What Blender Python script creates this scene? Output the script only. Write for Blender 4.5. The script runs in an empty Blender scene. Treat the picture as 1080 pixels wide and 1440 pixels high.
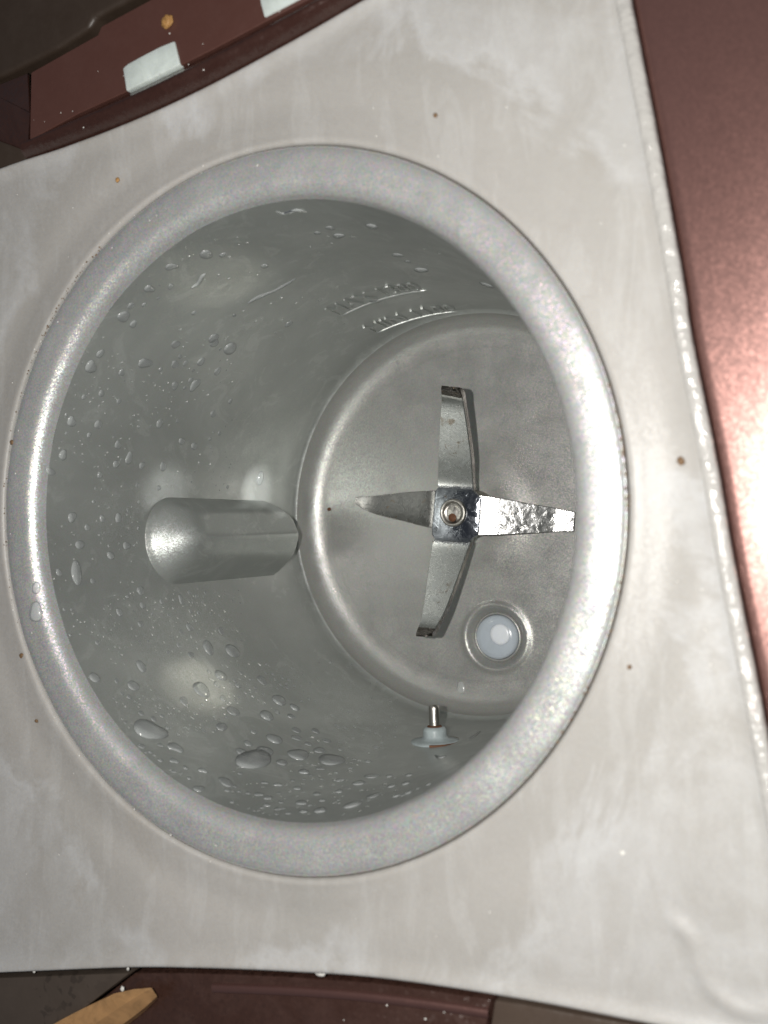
import bpy, bmesh, math, random
from math import sin, cos, pi, sqrt, atan2, radians, exp
from mathutils import Vector, Matrix, noise
random.seed(11)
S = 0.01                                   # everything below is written in centimetres
sc = bpy.context.scene
col = sc.collection

# ------------------------------------------------------------------ camera
F = 1450.0
TH, X0, Y0, DD, PH = 0.4719, -2.121, 0.0336, 18.5578, -0.0106
ax = Vector((cos(TH), 0, -sin(TH)))
bk = Vector((sin(TH), 0, cos(TH)))
ay = Vector((0, cos(PH), 0)) - sin(PH) * bk
ab = Vector((0, sin(PH), 0)) + cos(PH) * bk
CAM = -X0 * ax - Y0 * ay + DD * ab
cd = bpy.data.cameras.new('camera'); cam = bpy.data.objects.new('camera', cd); col.objects.link(cam)
m = Matrix((ax, ay, ab)).transposed().to_4x4(); m.translation = CAM * S
cam.matrix_world = m
cd.sensor_fit = 'VERTICAL'; cd.sensor_height = 24; cd.sensor_width = 18
cd.lens = 24 * F / 1440
cd.clip_start = 0.01; cd.clip_end = 50
cd.dof.use_dof = True; cd.dof.focus_distance = 0.245; cd.dof.aperture_fstop = 14
sc.camera = cam

def ray(u, v):
    return (ax * ((u - 540) / F) + ay * ((720 - v) / F) - ab)
def at(u, v, z=0.0):
    d = ray(u, v); t = (z - CAM.z) / d.z
    return CAM + d * t

# ------------------------------------------------------------------ light
w = bpy.data.worlds.new('World'); sc.world = w; w.use_nodes = True
w.node_tree.nodes['Background'].inputs[0].default_value = (0.80, 0.86, 1.0, 1)
w.node_tree.nodes['Background'].inputs[1].default_value = 0.08
def lamp(name, p, power, size, colr):
    l = bpy.data.lights.new(name, 'POINT'); l.energy = power; l.shadow_soft_size = size; l.color = colr
    o = bpy.data.objects.new(name, l); o.location = p * S; col.objects.link(o); return o
lamp('phone_flash', CAM - ax * 1.9 + ay * 0.35, 1.9, 0.0016, (1.0, 0.97, 0.92))
sc.view_settings.view_transform = 'Standard'; sc.view_settings.look = 'None'
sc.view_settings.exposure = 0; sc.view_settings.gamma = 1

# ------------------------------------------------------------------ node helpers
class NT:
    def __init__(s, name):
        s.m = bpy.data.materials.new(name); s.m.use_nodes = True
        s.t = s.m.node_tree; s.t.nodes.clear()
        s.out = s.t.nodes.new('ShaderNodeOutputMaterial')
        s.co = s.n('ShaderNodeTexCoord').outputs['Object']
    def n(s, typ, props=None, **ins):
        x = s.t.nodes.new(typ)
        for k, v in (props or {}).items(): setattr(x, k, v)
        for k, v in ins.items():
            k = k.replace('_', ' ')
            i = x.inputs[int(k[1:])] if k[0] == 'i' and k[1:].isdigit() else x.inputs[k]
            if hasattr(v, 'is_linked') or isinstance(v, bpy.types.NodeSocket): s.t.links.new(v, i)
            else: i.default_value = v
        return x
    def noise(s, scale, detail=3, rough=.55, dist=0, vec=None):
        return s.n('ShaderNodeTexNoise', None, Vector=vec or s.co, Scale=scale, Detail=detail, Roughness=rough, Distortion=dist).outputs['Fac']
    def ramp(s, fac, stops, interp='LINEAR'):
        r = s.t.nodes.new('ShaderNodeValToRGB'); r.color_ramp.interpolation = interp
        e = r.color_ramp.elements
        while len(e) < len(stops): e.new(0.5)
        for q, (p, c) in zip(e, stops):
            q.position = p; q.color = (c, c, c, 1) if isinstance(c, (int, float)) else (*c, 1)
        s.t.links.new(fac, r.inputs[0]); return r.outputs[0]
    def mixc(s, fac, a, b, mode='MIX'):
        x = s.t.nodes.new('ShaderNodeMix'); x.data_type = 'RGBA'; x.blend_type = mode
        for k, v in ((0, fac), (6, a), (7, b)):
            if isinstance(v, bpy.types.NodeSocket): s.t.links.new(v, x.inputs[k])
            else: x.inputs[k].default_value = v if k == 0 else ((*v, 1) if len(v) == 3 else v)
        return x.outputs[2]
    def math(s, op, a, b=0.0, c=0.0):
        x = s.t.nodes.new('ShaderNodeMath'); x.operation = op
        for i, v in enumerate((a, b, c)):
            if isinstance(v, bpy.types.NodeSocket): s.t.links.new(v, x.inputs[i])
            else: x.inputs[i].default_value = v
        return x.outputs[0]
    def vmath(s, op, a, b=None, scale=None):
        x = s.t.nodes.new('ShaderNodeVectorMath'); x.operation = op
        for i, v in enumerate((a, b)):
            if v is None: continue
            if isinstance(v, bpy.types.NodeSocket): s.t.links.new(v, x.inputs[i])
            else: x.inputs[i].default_value = v
        if scale is not None:
            if isinstance(scale, bpy.types.NodeSocket): s.t.links.new(scale, x.inputs['Scale'])
            else: x.inputs['Scale'].default_value = scale
        return x.outputs[0]
    def bump(s, h, strength, dist=0.0002, normal=None):
        x = s.n('ShaderNodeBump', None, Height=h, Strength=strength, Distance=dist)
        if normal is not None: s.t.links.new(normal, x.inputs['Normal'])
        return x.outputs[0]
    def flake(s, scale, amount, normal=None):
        v = s.n('ShaderNodeTexVoronoi', None, Vector=s.co, Scale=scale)
        c = v.outputs['Color']
        d = s.vmath('SUBTRACT', c, (.5, .5, .5))
        if isinstance(amount, bpy.types.NodeSocket): sca = amount
        else: sca = amount
        d = s.vmath('SCALE', d, None, sca)
        if normal is None: normal = s.n('ShaderNodeNewGeometry').outputs['Normal']
        return s.vmath('NORMALIZE', s.vmath('ADD', normal, d)), c
    def princ(s, **k):
        p = s.n('ShaderNodeBsdfPrincipled', None, **k)
        s.t.links.new(p.outputs[0], s.out.inputs[0]); return p
    def setc(s, p, name, v):
        s.t.links.new(v, p.inputs[name])

def mat_coat(name, base, tint=.25, metallic=.7, rough=.42, fl=.42, stain=0.15, wet=0.0, scale=4200, relief=0.15, coat=.25, scatter=0.0):
    """silver flake paint / nonstick coating"""
    a = NT(name)
    big = a.noise(28, 4, .6, .6)
    fine = a.noise(900, 2)
    bn = a.bump(fine, relief, 0.00006)
    if wet: bn = a.bump(a.noise(230, 3, .5, 1.2), wet, 0.0006, bn)
    # larger flakes among fine ones
    nrm, c = a.flake(scale, fl, bn)
    hue = a.mixc(tint, (1, 1, 1), c)
    hue = a.mixc(1.0, hue, (base[0], base[1], base[2]), 'MULTIPLY')
    c1 = a.mixc(a.ramp(big, [(.38, 0.0), (.62, stain)]), hue, tuple(min(1, x * 1.5 + .03) for x in base))
    sm = a.noise(95, 5, .7, 1.5)
    c2 = a.mixc(a.ramp(sm, [(.54, 0.0), (.62, stain * .55), (.70, 0.0)]), c1, tuple(min(1, x * 1.9 + .03) for x in base))
    p = a.princ(Metallic=metallic, Roughness=rough)
    a.setc(p, 'Base Color', c2); a.setc(p, 'Normal', nrm)
    r = a.ramp(a.noise(140, 3), [(.3, rough - .08), (.7, rough + .08)])
    a.setc(p, 'Roughness', r)
    p.inputs['Coat Weight'].default_value = coat; p.inputs['Coat Roughness'].default_value = .25
    a.setc(p, 'Coat Normal', bn)
    return a.m

M = {}
M['rim'] = mat_coat('flake_coat_rim_lit', (.60, .61, .60), .36, .44, .41, .23, .10, .03, 5600, .0, .15)  # one coating throughout the cup; rim base lightened because it faces the flash
M['wall'] = mat_coat('flake_coat_wall_shaded', (.40, .42, .405), .12, .60, .38, .13, .32, .03, 6000, .05)  # same coating, base darkened because the flash only grazes the wall
M['floor'] = mat_coat('flake_coat_floor_lit', (.47, .475, .455), .24, .55, .42, .15, .06, .0, 6200, .0)  # same coating, base lighter than the wall because it faces the flash

def mat_plate():
    a = NT('pearly_greige_plastic')
    g = a.n('ShaderNodeSeparateXYZ', None, Vector=a.co)
    r = a.math('SQRT', a.math('ADD', a.math('POWER', g.outputs[0], 2.0), a.math('POWER', g.outputs[1], 2.0)))
    n1 = a.noise(26, 6, .62, .9); n2 = a.noise(42, 5, .62, 1.0); n3 = a.noise(420, 3, .6)
    # dried milk film: thicker away from the cup, ragged tide line
    rr = a.math('ADD', r, a.math('MULTIPLY', a.math('SUBTRACT', n1, .5), .075))
    film = a.ramp(a.math('MULTIPLY', rr, 8.0), [(.62, 0.0), (.66, .9), (.70, .55), (.9, .8)])
    pat = a.ramp(n2, [(.36, 0.0), (.50, .45), (.56, .7), (.74, 1.0)])
    fac = a.math('MULTIPLY', film, pat)
    base = a.mixc(a.ramp(a.noise(14, 3), [(.35, 0.0), (.65, 1.0)]), (.43, .415, .395), (.375, .365, .345))
    c = a.mixc(a.math('MULTIPLY', fac, .68), base, (.58, .59, .60))
    streak = a.noise(1, 5, .6, .8, a.vmath('MULTIPLY', a.co, (190, 45, 60)))
    c = a.mixc(a.ramp(streak, [(.52, 0.0), (.62, .16), (.75, 0.0)]), c, (.62, .63, .63))
    dirt = a.noise(33, 5, .75, 2.2)
    c = a.mixc(a.ramp(dirt, [(.30, .30), (.40, 0.0)]), c, (.35, .32, .28))
    c = a.mixc(a.ramp(n3, [(.3, .12), (.7, 0.0)]), c, (.30, .28, .26))
    sp = a.n('ShaderNodeTexVoronoi', None, Vector=a.co, Scale=420.0)
    c = a.mixc(a.ramp(sp.outputs['Distance'], [(.05, .0), (.06, .0)]), c, (.9, .9, .9))
    bn = a.bump(n3, .10, .0001); bn = a.bump(a.noise(70, 3, .5, .6), .12, .0008, bn)
    nrm, cc = a.flake(2600, .10, bn)
    p = a.princ(Roughness=.5, Metallic=.0)
    p.inputs['Specular IOR Level'].default_value = .3
    p.inputs['Coat Weight'].default_value = .10; p.inputs['Coat Roughness'].default_value = .35; a.setc(p, 'Coat Normal', bn)
    a.setc(p, 'Base Color', c); a.setc(p, 'Normal', nrm)
    a.setc(p, 'Roughness', a.ramp(fac, [(0, .42), (1, .6)]))
    p.inputs['Subsurface Weight'].default_value = .12
    p.inputs['Subsurface Radius'].default_value = (.004, .003, .002); p.inputs['Subsurface Scale'].default_value = .6
    return a.m
M['plate'] = mat_plate()

def mat_brown(name, base, metallic=.3, rough=.38, fl=.3, scale=2600, coat=.4, dirt=.15, dots=0.0, bs=1.0):
    a = NT(name)
    bn = a.bump(a.noise(600, 2), .15 * bs, .00008)
    bn = a.bump(a.noise(60, 3), .08 * bs, .0006, bn)
    nrm, c = a.flake(scale, fl, bn)
    col_ = a.mixc(a.ramp(a.noise(80, 5, .65, 1), [(.45, 0.0), (.7, dirt)]), base, tuple(x * 1.8 + .03 for x in base))
    if dots:
        d = a.noise(430, 2, .5, .5, None)
        patch = a.ramp(a.noise(45, 2), [(.50, 0.0), (.58, 1.0)])
        col_ = a.mixc(a.math('MULTIPLY', a.ramp(d, [(.56, 0.0), (.60, dots)]), patch), col_, tuple(x * .35 for x in base))
    p = a.princ(Metallic=metallic, Roughness=rough)
    a.setc(p, 'Base Color', col_); a.setc(p, 'Normal', nrm)
    a.setc(p, 'Roughness', a.ramp(a.noise(300, 3), [(.3, max(.05, rough - .08 * bs)), (.7, rough + .1 * bs)]))
    p.inputs['Coat Weight'].default_value = coat; p.inputs['Coat Roughness'].default_value = .33 if coat == 1.0 else .18
    return a.m
M['shell'] = mat_brown('copper_brown_flake_paint', (.31, .155, .132), .85, .32, .06, 2600, 1.0, .02, 0.0, .06)
M['bead'] = mat_brown('dark_brown_gloss_plastic', (.045, .018, .013), .2, .25, .25, 1800, .6)
M['strip'] = mat_brown('red_brown_plastic', (.085, .036, .028), .0, .42, .05, 1800, .1, .06)
M['trough'] = mat_brown('olive_brown_plastic', (.040, .027, .019), .0, .45, .05, 1800, .1, .10)
M['smoky'] = mat_brown('smoky_grey_brown_plastic', (.070, .054, .043), .0, .35, .05, 1800, .2, .10, .45)
M['smoky_clean'] = mat_brown('olive_brown_gloss_plastic', (.070, .050, .038), .0, .30, .05, 1800, .3, .10)
M['lower'] = mat_brown('wet_dark_brown_plastic', (.050, .024, .018), .1, .25, .3, 1600, .5, .25)

def simple(name, base, rough=.4, metallic=0.0, sss=0.0, bump=0.0, var=.0, trans=0.0, alpha=1.0, coat=0.0):
    a = NT(name)
    p = a.princ(Roughness=rough, Metallic=metallic)
    a.setc(p, 'Base Color', a.mixc(a.ramp(a.noise(260, 4, .65, .8), [(.4, 0.0), (.65, 1.0)]), base, tuple(max(0, x * (1 - var)) for x in base)))
    if bump: a.setc(p, 'Normal', a.bump(a.noise(700, 3), bump, .0001))
    p.inputs['Subsurface Weight'].default_value = sss
    p.inputs['Subsurface Radius'].default_value = (.003, .003, .0025); p.inputs['Subsurface Scale'].default_value = .7
    p.inputs['Transmission Weight'].default_value = trans
    p.inputs['Coat Weight'].default_value = coat
    return a.m
M['white'] = simple('milky_white_silicone', (.52, .58, .64), .22, sss=.4, var=.05, coat=.3)
M['disc'] = simple('bright_white_silicone', (.84, .89, .95), .3, sss=.3, var=.03)
M['tab'] = simple('translucent_white_plastic', (.66, .73, .70), .3, sss=.3, var=.14)
M['gasket'] = simple('pale_blue_silicone', (.40, .46, .47), .3, sss=.2, var=.25)
M['rust'] = simple('rusty_crust', (.15, .06, .025), .7, var=.5, bump=.8)
M['crumb'] = simple('dried_bean_crumb', (.45, .24, .08), .6, var=.45, bump=.8, sss=.2)
M['brown_speck'] = simple('brown_soy_speck', (.20, .12, .06), .7, var=.5, bump=.8)
M['fleck'] = simple('dry_white_residue', (.75, .74, .70), .5, var=.2, bump=.5)
M['amber'] = simple('amber_translucent_plastic', (.44, .25, .11), .28, var=.30, sss=.15, coat=.4)
M['black'] = simple('seam_dirt', (.09, .08, .07), .7)
M['wet'] = simple('wet_plate_lip', (.46, .45, .43), .12, bump=.0, coat=1.0)
for n_ in [M['wet'].node_tree]:
    p_ = [q for q in n_.nodes if q.type == 'BSDF_PRINCIPLED'][0]; no = n_.nodes.new('ShaderNodeTexNoise'); no.inputs['Scale'].default_value = 520; no.inputs['Detail'].default_value = 4
    tc = n_.nodes.new('ShaderNodeTexCoord'); n_.links.new(tc.outputs['Object'], no.inputs['Vector'])
    bu_ = n_.nodes.new('ShaderNodeBump'); bu_.inputs['Strength'].default_value = .9; bu_.inputs['Distance'].default_value = .0007
    n_.links.new(no.outputs['Fac'], bu_.inputs['Height']); n_.links.new(bu_.outputs[0], p_.inputs['Normal']); n_.links.new(bu_.outputs[0], p_.inputs['Coat Normal'])

def mat_steel(name, base=(.62, .63, .64), rough=.16, stain=.3, pit=.25):
    a = NT(name)
    st = a.noise(1, 4, .6, .5, a.vmath('MULTIPLY', a.co, (1500, 120, 400)))
    film = a.noise(240, 5, .7, 1.4)
    c = a.mixc(a.ramp(film, [(.45, 0.0), (.7, stain)]), base, (.50, .54, .60))
    c = a.mixc(a.ramp(a.noise(170, 4, .7, 2), [(.63, 0.0), (.70, .65)]), c, (.30, .19, .09))
    bn = a.bump(st, .12, .00008)
    bn = a.bump(a.noise(480, 4, .75, 1), pit, .00035, bn)
    p = a.princ(Metallic=1.0)
    a.setc(p, 'Base Color', c); a.setc(p, 'Normal', bn)
    a.setc(p, 'Roughness', a.ramp(film, [(.35, rough), (.7, rough + .22)]))
    return a.m
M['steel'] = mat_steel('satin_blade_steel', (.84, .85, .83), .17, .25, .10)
M['hub'] = mat_steel('darkened_mirror_hub_steel', (.30, .32, .35), .05, .0, .35)  # same steel, dark room mirrored in it is put into the base
M['steel_rough'] = mat_steel('scuffed_wet_steel', (.78, .78, .77), .16, .2, .45)
M['edge'] = mat_steel('shaded_edge_steel', (.20, .18, .165), .14, .0, .7)  # dark reflection and shade of sides and tips put into the base
M['steel_shaded'] = mat_steel('wet_shaded_steel', (.34, .33, .32), .14, .1, .15)  # blade steel darkened in colour for the arm tilted to dark reflections
M['pin'] = mat_steel('pin_steel', (.50, .48, .44), .26, .1, .3)

def mat_water():
    a = NT('clear_water')
    lw = a.n('ShaderNodeLayerWeight', None, Blend=.30)
    fz = lw.outputs['Facing']
    tr = a.n('ShaderNodeBsdfTransparent')
    a.t.links.new(a.ramp(fz, [(0.0, (.97, .98, .98)), (.42, (.92, .94, .94)), (.68, (.52, .54, .54)), (.92, (.10, .11, .11))]), tr.inputs[0])  # dark rim put into the tint, imitating refraction
    df = a.n('ShaderNodeBsdfDiffuse', None, Color=(.86, .90, .90, 1))
    m1 = a.n('ShaderNodeMixShader', None, i1=tr.outputs[0], i2=df.outputs[0])
    a.t.links.new(a.ramp(fz, [(0.0, .30), (.42, .20), (.66, .06), (1.0, .0)]), m1.inputs[0])  # pale diffuse centre stands for light gathered by the drop
    gl = a.n('ShaderNodeBsdfGlossy', None, Roughness=.12, Color=(1, 1, 1, 1))
    fr = a.n('ShaderNodeFresnel', None, IOR=1.42)
    m2 = a.n('ShaderNodeMixShader', None, i0=fr.outputs[0], i1=m1.outputs[0], i2=gl.outputs[0])
    a.t.links.new(m2.outputs[0], a.out.inputs[0])
    return a.m
M['water'] = mat_water()

# ------------------------------------------------------------------ object helpers
def obj(name, mesh, mat=None, parent=None, smooth=True, loc=None):
    o = bpy.data.objects.new(name, mesh); col.objects.link(o)
    if mat and not mesh.materials: mesh.materials.append(mat)
    if smooth: mesh.polygons.foreach_set('use_smooth', [True] * len(mesh.polygons))
    if parent: o.parent = parent
    if loc is not None: o.location = loc
    return o
def pyd(name, vs, fs):
    me = bpy.data.meshes.new(name); me.from_pydata([tuple(Vector(v) * S) for v in vs], [], fs)
    bm = bmesh.new(); bm.from_mesh(me); bmesh.ops.recalc_face_normals(bm, faces=bm.faces); bm.to_mesh(me); bm.free()
    me.update(); return me
def tag(o, label=None, cat=None, group=None, kind=None):
    for k, v in (('label', label), ('category', cat), ('group', group), ('kind', kind)):
        if v: o[k] = v
    return o
def empty(name, loc=(0, 0, 0)):
    o = bpy.data.objects.new(name, None); o.location = Vector(loc) * S; o.empty_display_size = .01; col.objects.link(o); return o
def lathe(name, prof, n=256, zf=None):
    vs, fs = [], []
    for r, z in prof:
        for i in range(n):
            t = 2 * pi * i / n; x, y = r * cos(t), r * sin(t)
            vs.append((x, y, z + (zf(x, y) if zf else 0)))
    for j in range(len(prof) - 1):
        for i in range(n):
            k = (i + 1) % n; fs.append((j * n + i, j * n + k, (j + 1) * n + k, (j + 1) * n + i))
    return vs, fs
def flip_in(me, up=True): return me
def catmull(P, n=12, closed=False):
    out = []; m_ = len(P)
    rng = range(m_) if closed else range(m_ - 1)
    for i in rng:
        g = lambda k: Vector(P[k % m_]) if closed else Vector(P[max(0, min(m_ - 1, k))])
        a, b, c, d = g(i - 1), g(i), g(i + 1), g(i + 2)
        for j in range(n):
            t = j / n
            out.append(.5 * ((2 * b) + (c - a) * t + (2 * a - 5 * b + 4 * c - d) * t * t + (3 * b - a - 3 * c + d) * t ** 3))
    if not closed: out.append(Vector(P[-1]))
    return out
def sweep(name, path, section, mat, parent, closed=False, up=Vector((0, 0, 1)), caps=True):
    """section: list of (side, height); side is to the left of travel"""
    vs, fs = [], []; n = len(section); L = len(path)
    for i, p in enumerate(path):
        a = path[(i - 1) % L] if closed else path[max(0, i - 1)]; b = path[(i + 1) % L] if closed else path[min(L - 1, i + 1)]
        t = (b - a).normalized(); s_ = up.cross(t).normalized(); u = t.cross(s_)
        for (q, h) in section: vs.append(p + s_ * q + u * h)
    for i in range(L if closed else L - 1):
        for j in range(n - 1):
            k = (i + 1) % L
            fs.append((i * n + j, i * n + j + 1, k * n + j + 1, k * n + j))
    return obj(name, pyd(name, vs, fs), mat, parent)
def prism(name, poly, z0, z1, mat, parent, bevel=.04, seg=2, smooth=False):
    bm = bmesh.new()
    top = [bm.verts.new((p[0] * S, p[1] * S, (p[2] if len(p) > 2 and z1 is None else z1) * S)) for p in poly]
    bot = [bm.verts.new((p[0] * S, p[1] * S, z0 * S)) for p in poly]
    n = len(poly); bm.faces.new(top); bm.faces.new(bot[::-1])
    for i in range(n): bm.faces.new((top[i], bot[i], bot[(i + 1) % n], top[(i + 1) % n]))
    bmesh.ops.recalc_face_normals(bm, faces=bm.faces)
    if bevel:
        bmesh.ops.bevel(bm, geom=list(bm.edges), offset=bevel * S, segments=seg, profile=.5, affect='EDGES', clamp_overlap=True)
    me = bpy.data.meshes.new(name); bm.to_mesh(me); bm.free()
    o = obj(name, me, mat, parent, smooth=True)
    if hasattr(me, 'set_sharp_from_angle'): me.set_sharp_from_angle(angle=radians(35))
    return o

# ------------------------------------------------------------------ machine
mach = empty('soymilk_maker', (0, 0, -12))
tag(mach, 'open soymilk maker with grey coated grinding cup, pale top plate and copper brown shell', 'kitchen appliance')
def par(o):                     # keep world placement although the root is lower
    o.location = o.location - mach.location; return o

# cup profile
ZW0, ZW1 = -.30, -9.30
def Rw(z):
    t = (z - ZW0) / (ZW1 - ZW0); return 5.64 + (5.36 - 5.64) * t
RIM = [(6.495, -.9), (6.495, -.10), (6.488, -.035), (6.465, .0), (6.41, .028), (6.32, .05), (6.2, .06), (6.06, .062), (5.95, .056), (5.86, .035), (5.785, -.01), (5.72, -.075), (5.675, -.16), (5.64, -.30)]
def rimdent(x, y):
    a = atan2(y, x)
    return .012 * noise.noise(Vector((x * .9, y * .9, 0))) + .006 * noise.noise(Vector((x * 3, y * 3, 4)))
R2 = []
cm = catmull([(r, z, 0) for r, z in RIM], 3)
v, f = lathe('r', [(p.x, p.y) for p in cm], 360, rimdent)
par(obj('cup_rim', pyd('cup_rim', v, f), M['rim'], mach))

wallp = [(Rw(ZW0 + (ZW1 - ZW0) * i / 60), ZW0 + (ZW1 - ZW0) * i / 60) for i in range(61)]
wallp += [(5.352, -9.36), (5.335, -9.42), (5.30, -9.47), (5.262, -9.50)]
v, f = lathe('w', wallp, 300, lambda x, y: 0)
par(obj('cup_wall', pyd('cup_wall', v, f), M['wall'], mach))

ZF = -10.15
VP = at(695, 897, ZF + .12)           # drain valve centre
def glint_spot(u, v_, power, ang, colr, src=Vector((.2, 0, -8.2))):  # aims an added spot lamp at the wall; no real source there
    q, _ = hit(u, v_)
    l = bpy.data.lights.new('added_glint_spot', 'SPOT'); l.energy = power; l.spot_size = radians(ang); l.spot_blend = 1.0
    l.shadow_soft_size = .0008; l.color = colr
    o = bpy.data.objects.new('added_glint_spot', l); o.location = src * S; col.objects.link(o)
    o.rotation_euler = (q - src).to_track_quat('-Z', 'Y').to_euler()
def floor_h(x, y):
    r = sqrt(x * x + y * y)
    if r > 4.75: return 0
    d = sqrt((x - VP.x) ** 2 + (y - VP.y) ** 2)
    h = .07 * exp(-((d - .86) / .09) ** 2)
    if d < .84: h -= .30 * min(1, ((.84 - d) / .28)) ** 1.3 if d > .4 else .30
    h += .10 / (1 + exp((r - 1.35) / .16))          # boss under the blade
    return h * min(1, (4.75 - r) / .25 + .0)
fp = [(5.262, -9.50)] + [(4.56 + .695 * cos(a), -9.52 - .632 * sin(a)) for a in [pi / 2 * i / 16 for i in range(17)]]
fp += [(4.50, -10.156), (4.46, -10.15)]
fp += [(4.46 * (1 - i / 110) ** 1.0, ZF) for i in range(1, 110)] + [(.01, ZF)]
v, f = lathe('f', fp, 300, floor_h)
par(obj('cup_floor', pyd('cup_floor', v, f), M['floor'], mach))

# ray -> cup interior
def hit(u, vv):
    d = ray(u, vv); t = (.0 - CAM.z) / d.z; p = CAM + d * t
    st = .02
    while True:
        q = p + d * st; r = sqrt(q.x ** 2 + q.y ** 2)
        if q.z < ZF: return q, Vector((0, 0, 1))
        if q.z < -.2 and r > (Rw(q.z) if q.z < ZW0 else 5.64): 
            return q, Vector((-q.x / r, -q.y / r, .03)).normalized()
        if q.z >= -.2 and r > 5.9 and q.z < -.05: return q, Vector((-q.x / r, -q.y / r, .8)).normalized()
        p = q

# added spot lamps, standing in for flash light the blade throws on the wall
glint_spot(284, 968, .075, 15, (1, .95, .80))
glint_spot(305, 388, .05, 17, (1, .95, .80))
glint_spot(362, 690, .13, 17, (1, 1, .97))
glint_spot(236, 690, .010, 13, (1, 1, .97))

# baffle rib on the left wall
def build_rib():
    a0, zt = None, None
    pt, _ = hit(203, 760); pb, _ = hit(385, 760)
    pu, _ = hit(330, 702); pl, _ = hit(330, 815)
    zt, zb = pt.z, pb.z
    phi_u, phi_l = atan2(pu.y, pu.x) % (2 * pi), atan2(pl.y, pl.x) % (2 * pi)
    pc = (phi_u + phi_l) / 2; hw = abs(phi_l - phi_u) / 2
    L = zt - zb; W = hw * 5.5
    NS, NV = 150, 90; vs, fs = [], []; H = .95
    for i in range(NS + 1):
        s_ = -.05 + (L + .10) * i / NS       # distance from top end, cm
        for j in range(NV + 1):
            q = -1.06 + 2.12 * j / NV; lat = q * W
            roof = H * (1 - abs(q) ** 1.0 * .42) if abs(q) < 1 else 0
            roof = H * (1 - .42 * sqrt(q * q + .012))
            side = max(0, (1 - abs(q)) * W) * (2.6 if q > 0 else 1.5)          # steep flanks
            # rounded top end ramp
            dend = s_ - (1 - sqrt(max(0, 1 - min(1, abs(q)) ** 2))) * W * .9
            ramp = max(0, dend) * 1.05
            dbot = (L - s_) - .35 * max(0, abs(q + .1) - .55) / .45
            bot = max(0, dbot) * 5
            vals = [roof, side, ramp, bot]; k = 7
            h = -math.log(sum(exp(-k * x_) for x_ in vals)) / k
            edge = max(0, min(side, ramp * 1.6, bot))
            h = max(0, h + .10) * min(1, edge * 8) 
            z = zt - s_; phi = pc - (q * hw) * 1.0
            R = Rw(z) + .03 - h - (.0 if h > 0 else -.03)
            vs.append((R * cos(phi), R * sin(phi), z))
    for i in range(NS):
        for j in range(NV):
            a = i * (NV + 1) + j; fs.append((a, a + 1, a + NV + 2, a + NV + 1))
    par(obj('baffle_rib', pyd('baffle_rib', vs, fs), M['wall'], mach))
    return pc, hw, zt, zb
RIB = build_rib()

# raised level marks on the wall
def wall_pt(phi, z, off): 
    R = Rw(z) - off; return (R * cos(phi), R * sin(phi), z)
def emboss(text, ua, va, ub, vb, size):
    p1, _ = hit(ua, va); p2, _ = hit(ub, vb)
    phi1, phi2 = atan2(p1.y, p1.x), atan2(p2.y, p2.x)
    cu = bpy.data.curves.new('t', 'FONT'); cu.body = text; cu.size = 1; cu.extrude = .0; cu.resolution_u = 3
    to = bpy.data.objects.new('t', cu); col.objects.link(to)
    dg = bpy.context.evaluated_depsgraph_get(); me = bpy.data.meshes.new_from_object(to.evaluated_get(dg))
    bpy.data.objects.remove(to)
    bm = bmesh.new(); bm.from_mesh(me)
    r = bmesh.ops.extrude_face_region(bm, geom=bm.faces[:])
    for g in r['geom']:
        if isinstance(g, bmesh.types.BMVert): g.co.z = 1
    bmesh.ops.subdivide_edges(bm, edges=bm.edges, cuts=1)
    bmesh.ops.recalc_face_normals(bm, faces=bm.faces)
    xs = [q.co.x for q in bm.verts]; x0, x1 = min(xs), max(xs)
    for q in bm.verts:
        t = (q.co.x - x0) / (x1 - x0)
        phi = phi1 + (phi2 - phi1) * t; z = p1.z + (p2.z - p1.z) * t + q.co.y * size + .18
        q.co = Vector(wall_pt(phi, z, .0 + .045 * q.co.z)) * S
    me2 = bpy.data.meshes.new('level_mark'); bm.to_mesh(me2); bm.free()
    mk = par(obj('level_mark', me2, M['wall'], mach, smooth=False))
    pts = [Vector(wall_pt(phi1 + (phi2 - phi1) * i / 24, p1.z + (p2.z - p1.z) * i / 24, 0)) for i in range(25)]
    vs, fs = [], []; n = 6
    for i, p in enumerate(pts):
        rad = Vector((-p.x, -p.y, 0)).normalized(); e = .3 if i in (0, 24) else 1
        for j in range(n):
            a = 2 * pi * j / n; vs.append(p + (rad * cos(a) * .05 + Vector((0, 0, 1)) * sin(a) * .05) * e)
    for i in range(24):
        for j in range(n): fs.append((i * n + j, i * n + (j + 1) % n, (i + 1) * n + (j + 1) % n, (i + 1) * n + j))
    o = obj('underline', pyd('underline', vs, fs), M['wall'], mk)
emboss('MAX 1300', 480, 444, 600, 408, .95)
emboss('MIN 1100', 530, 468, 648, 437, .9)

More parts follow.
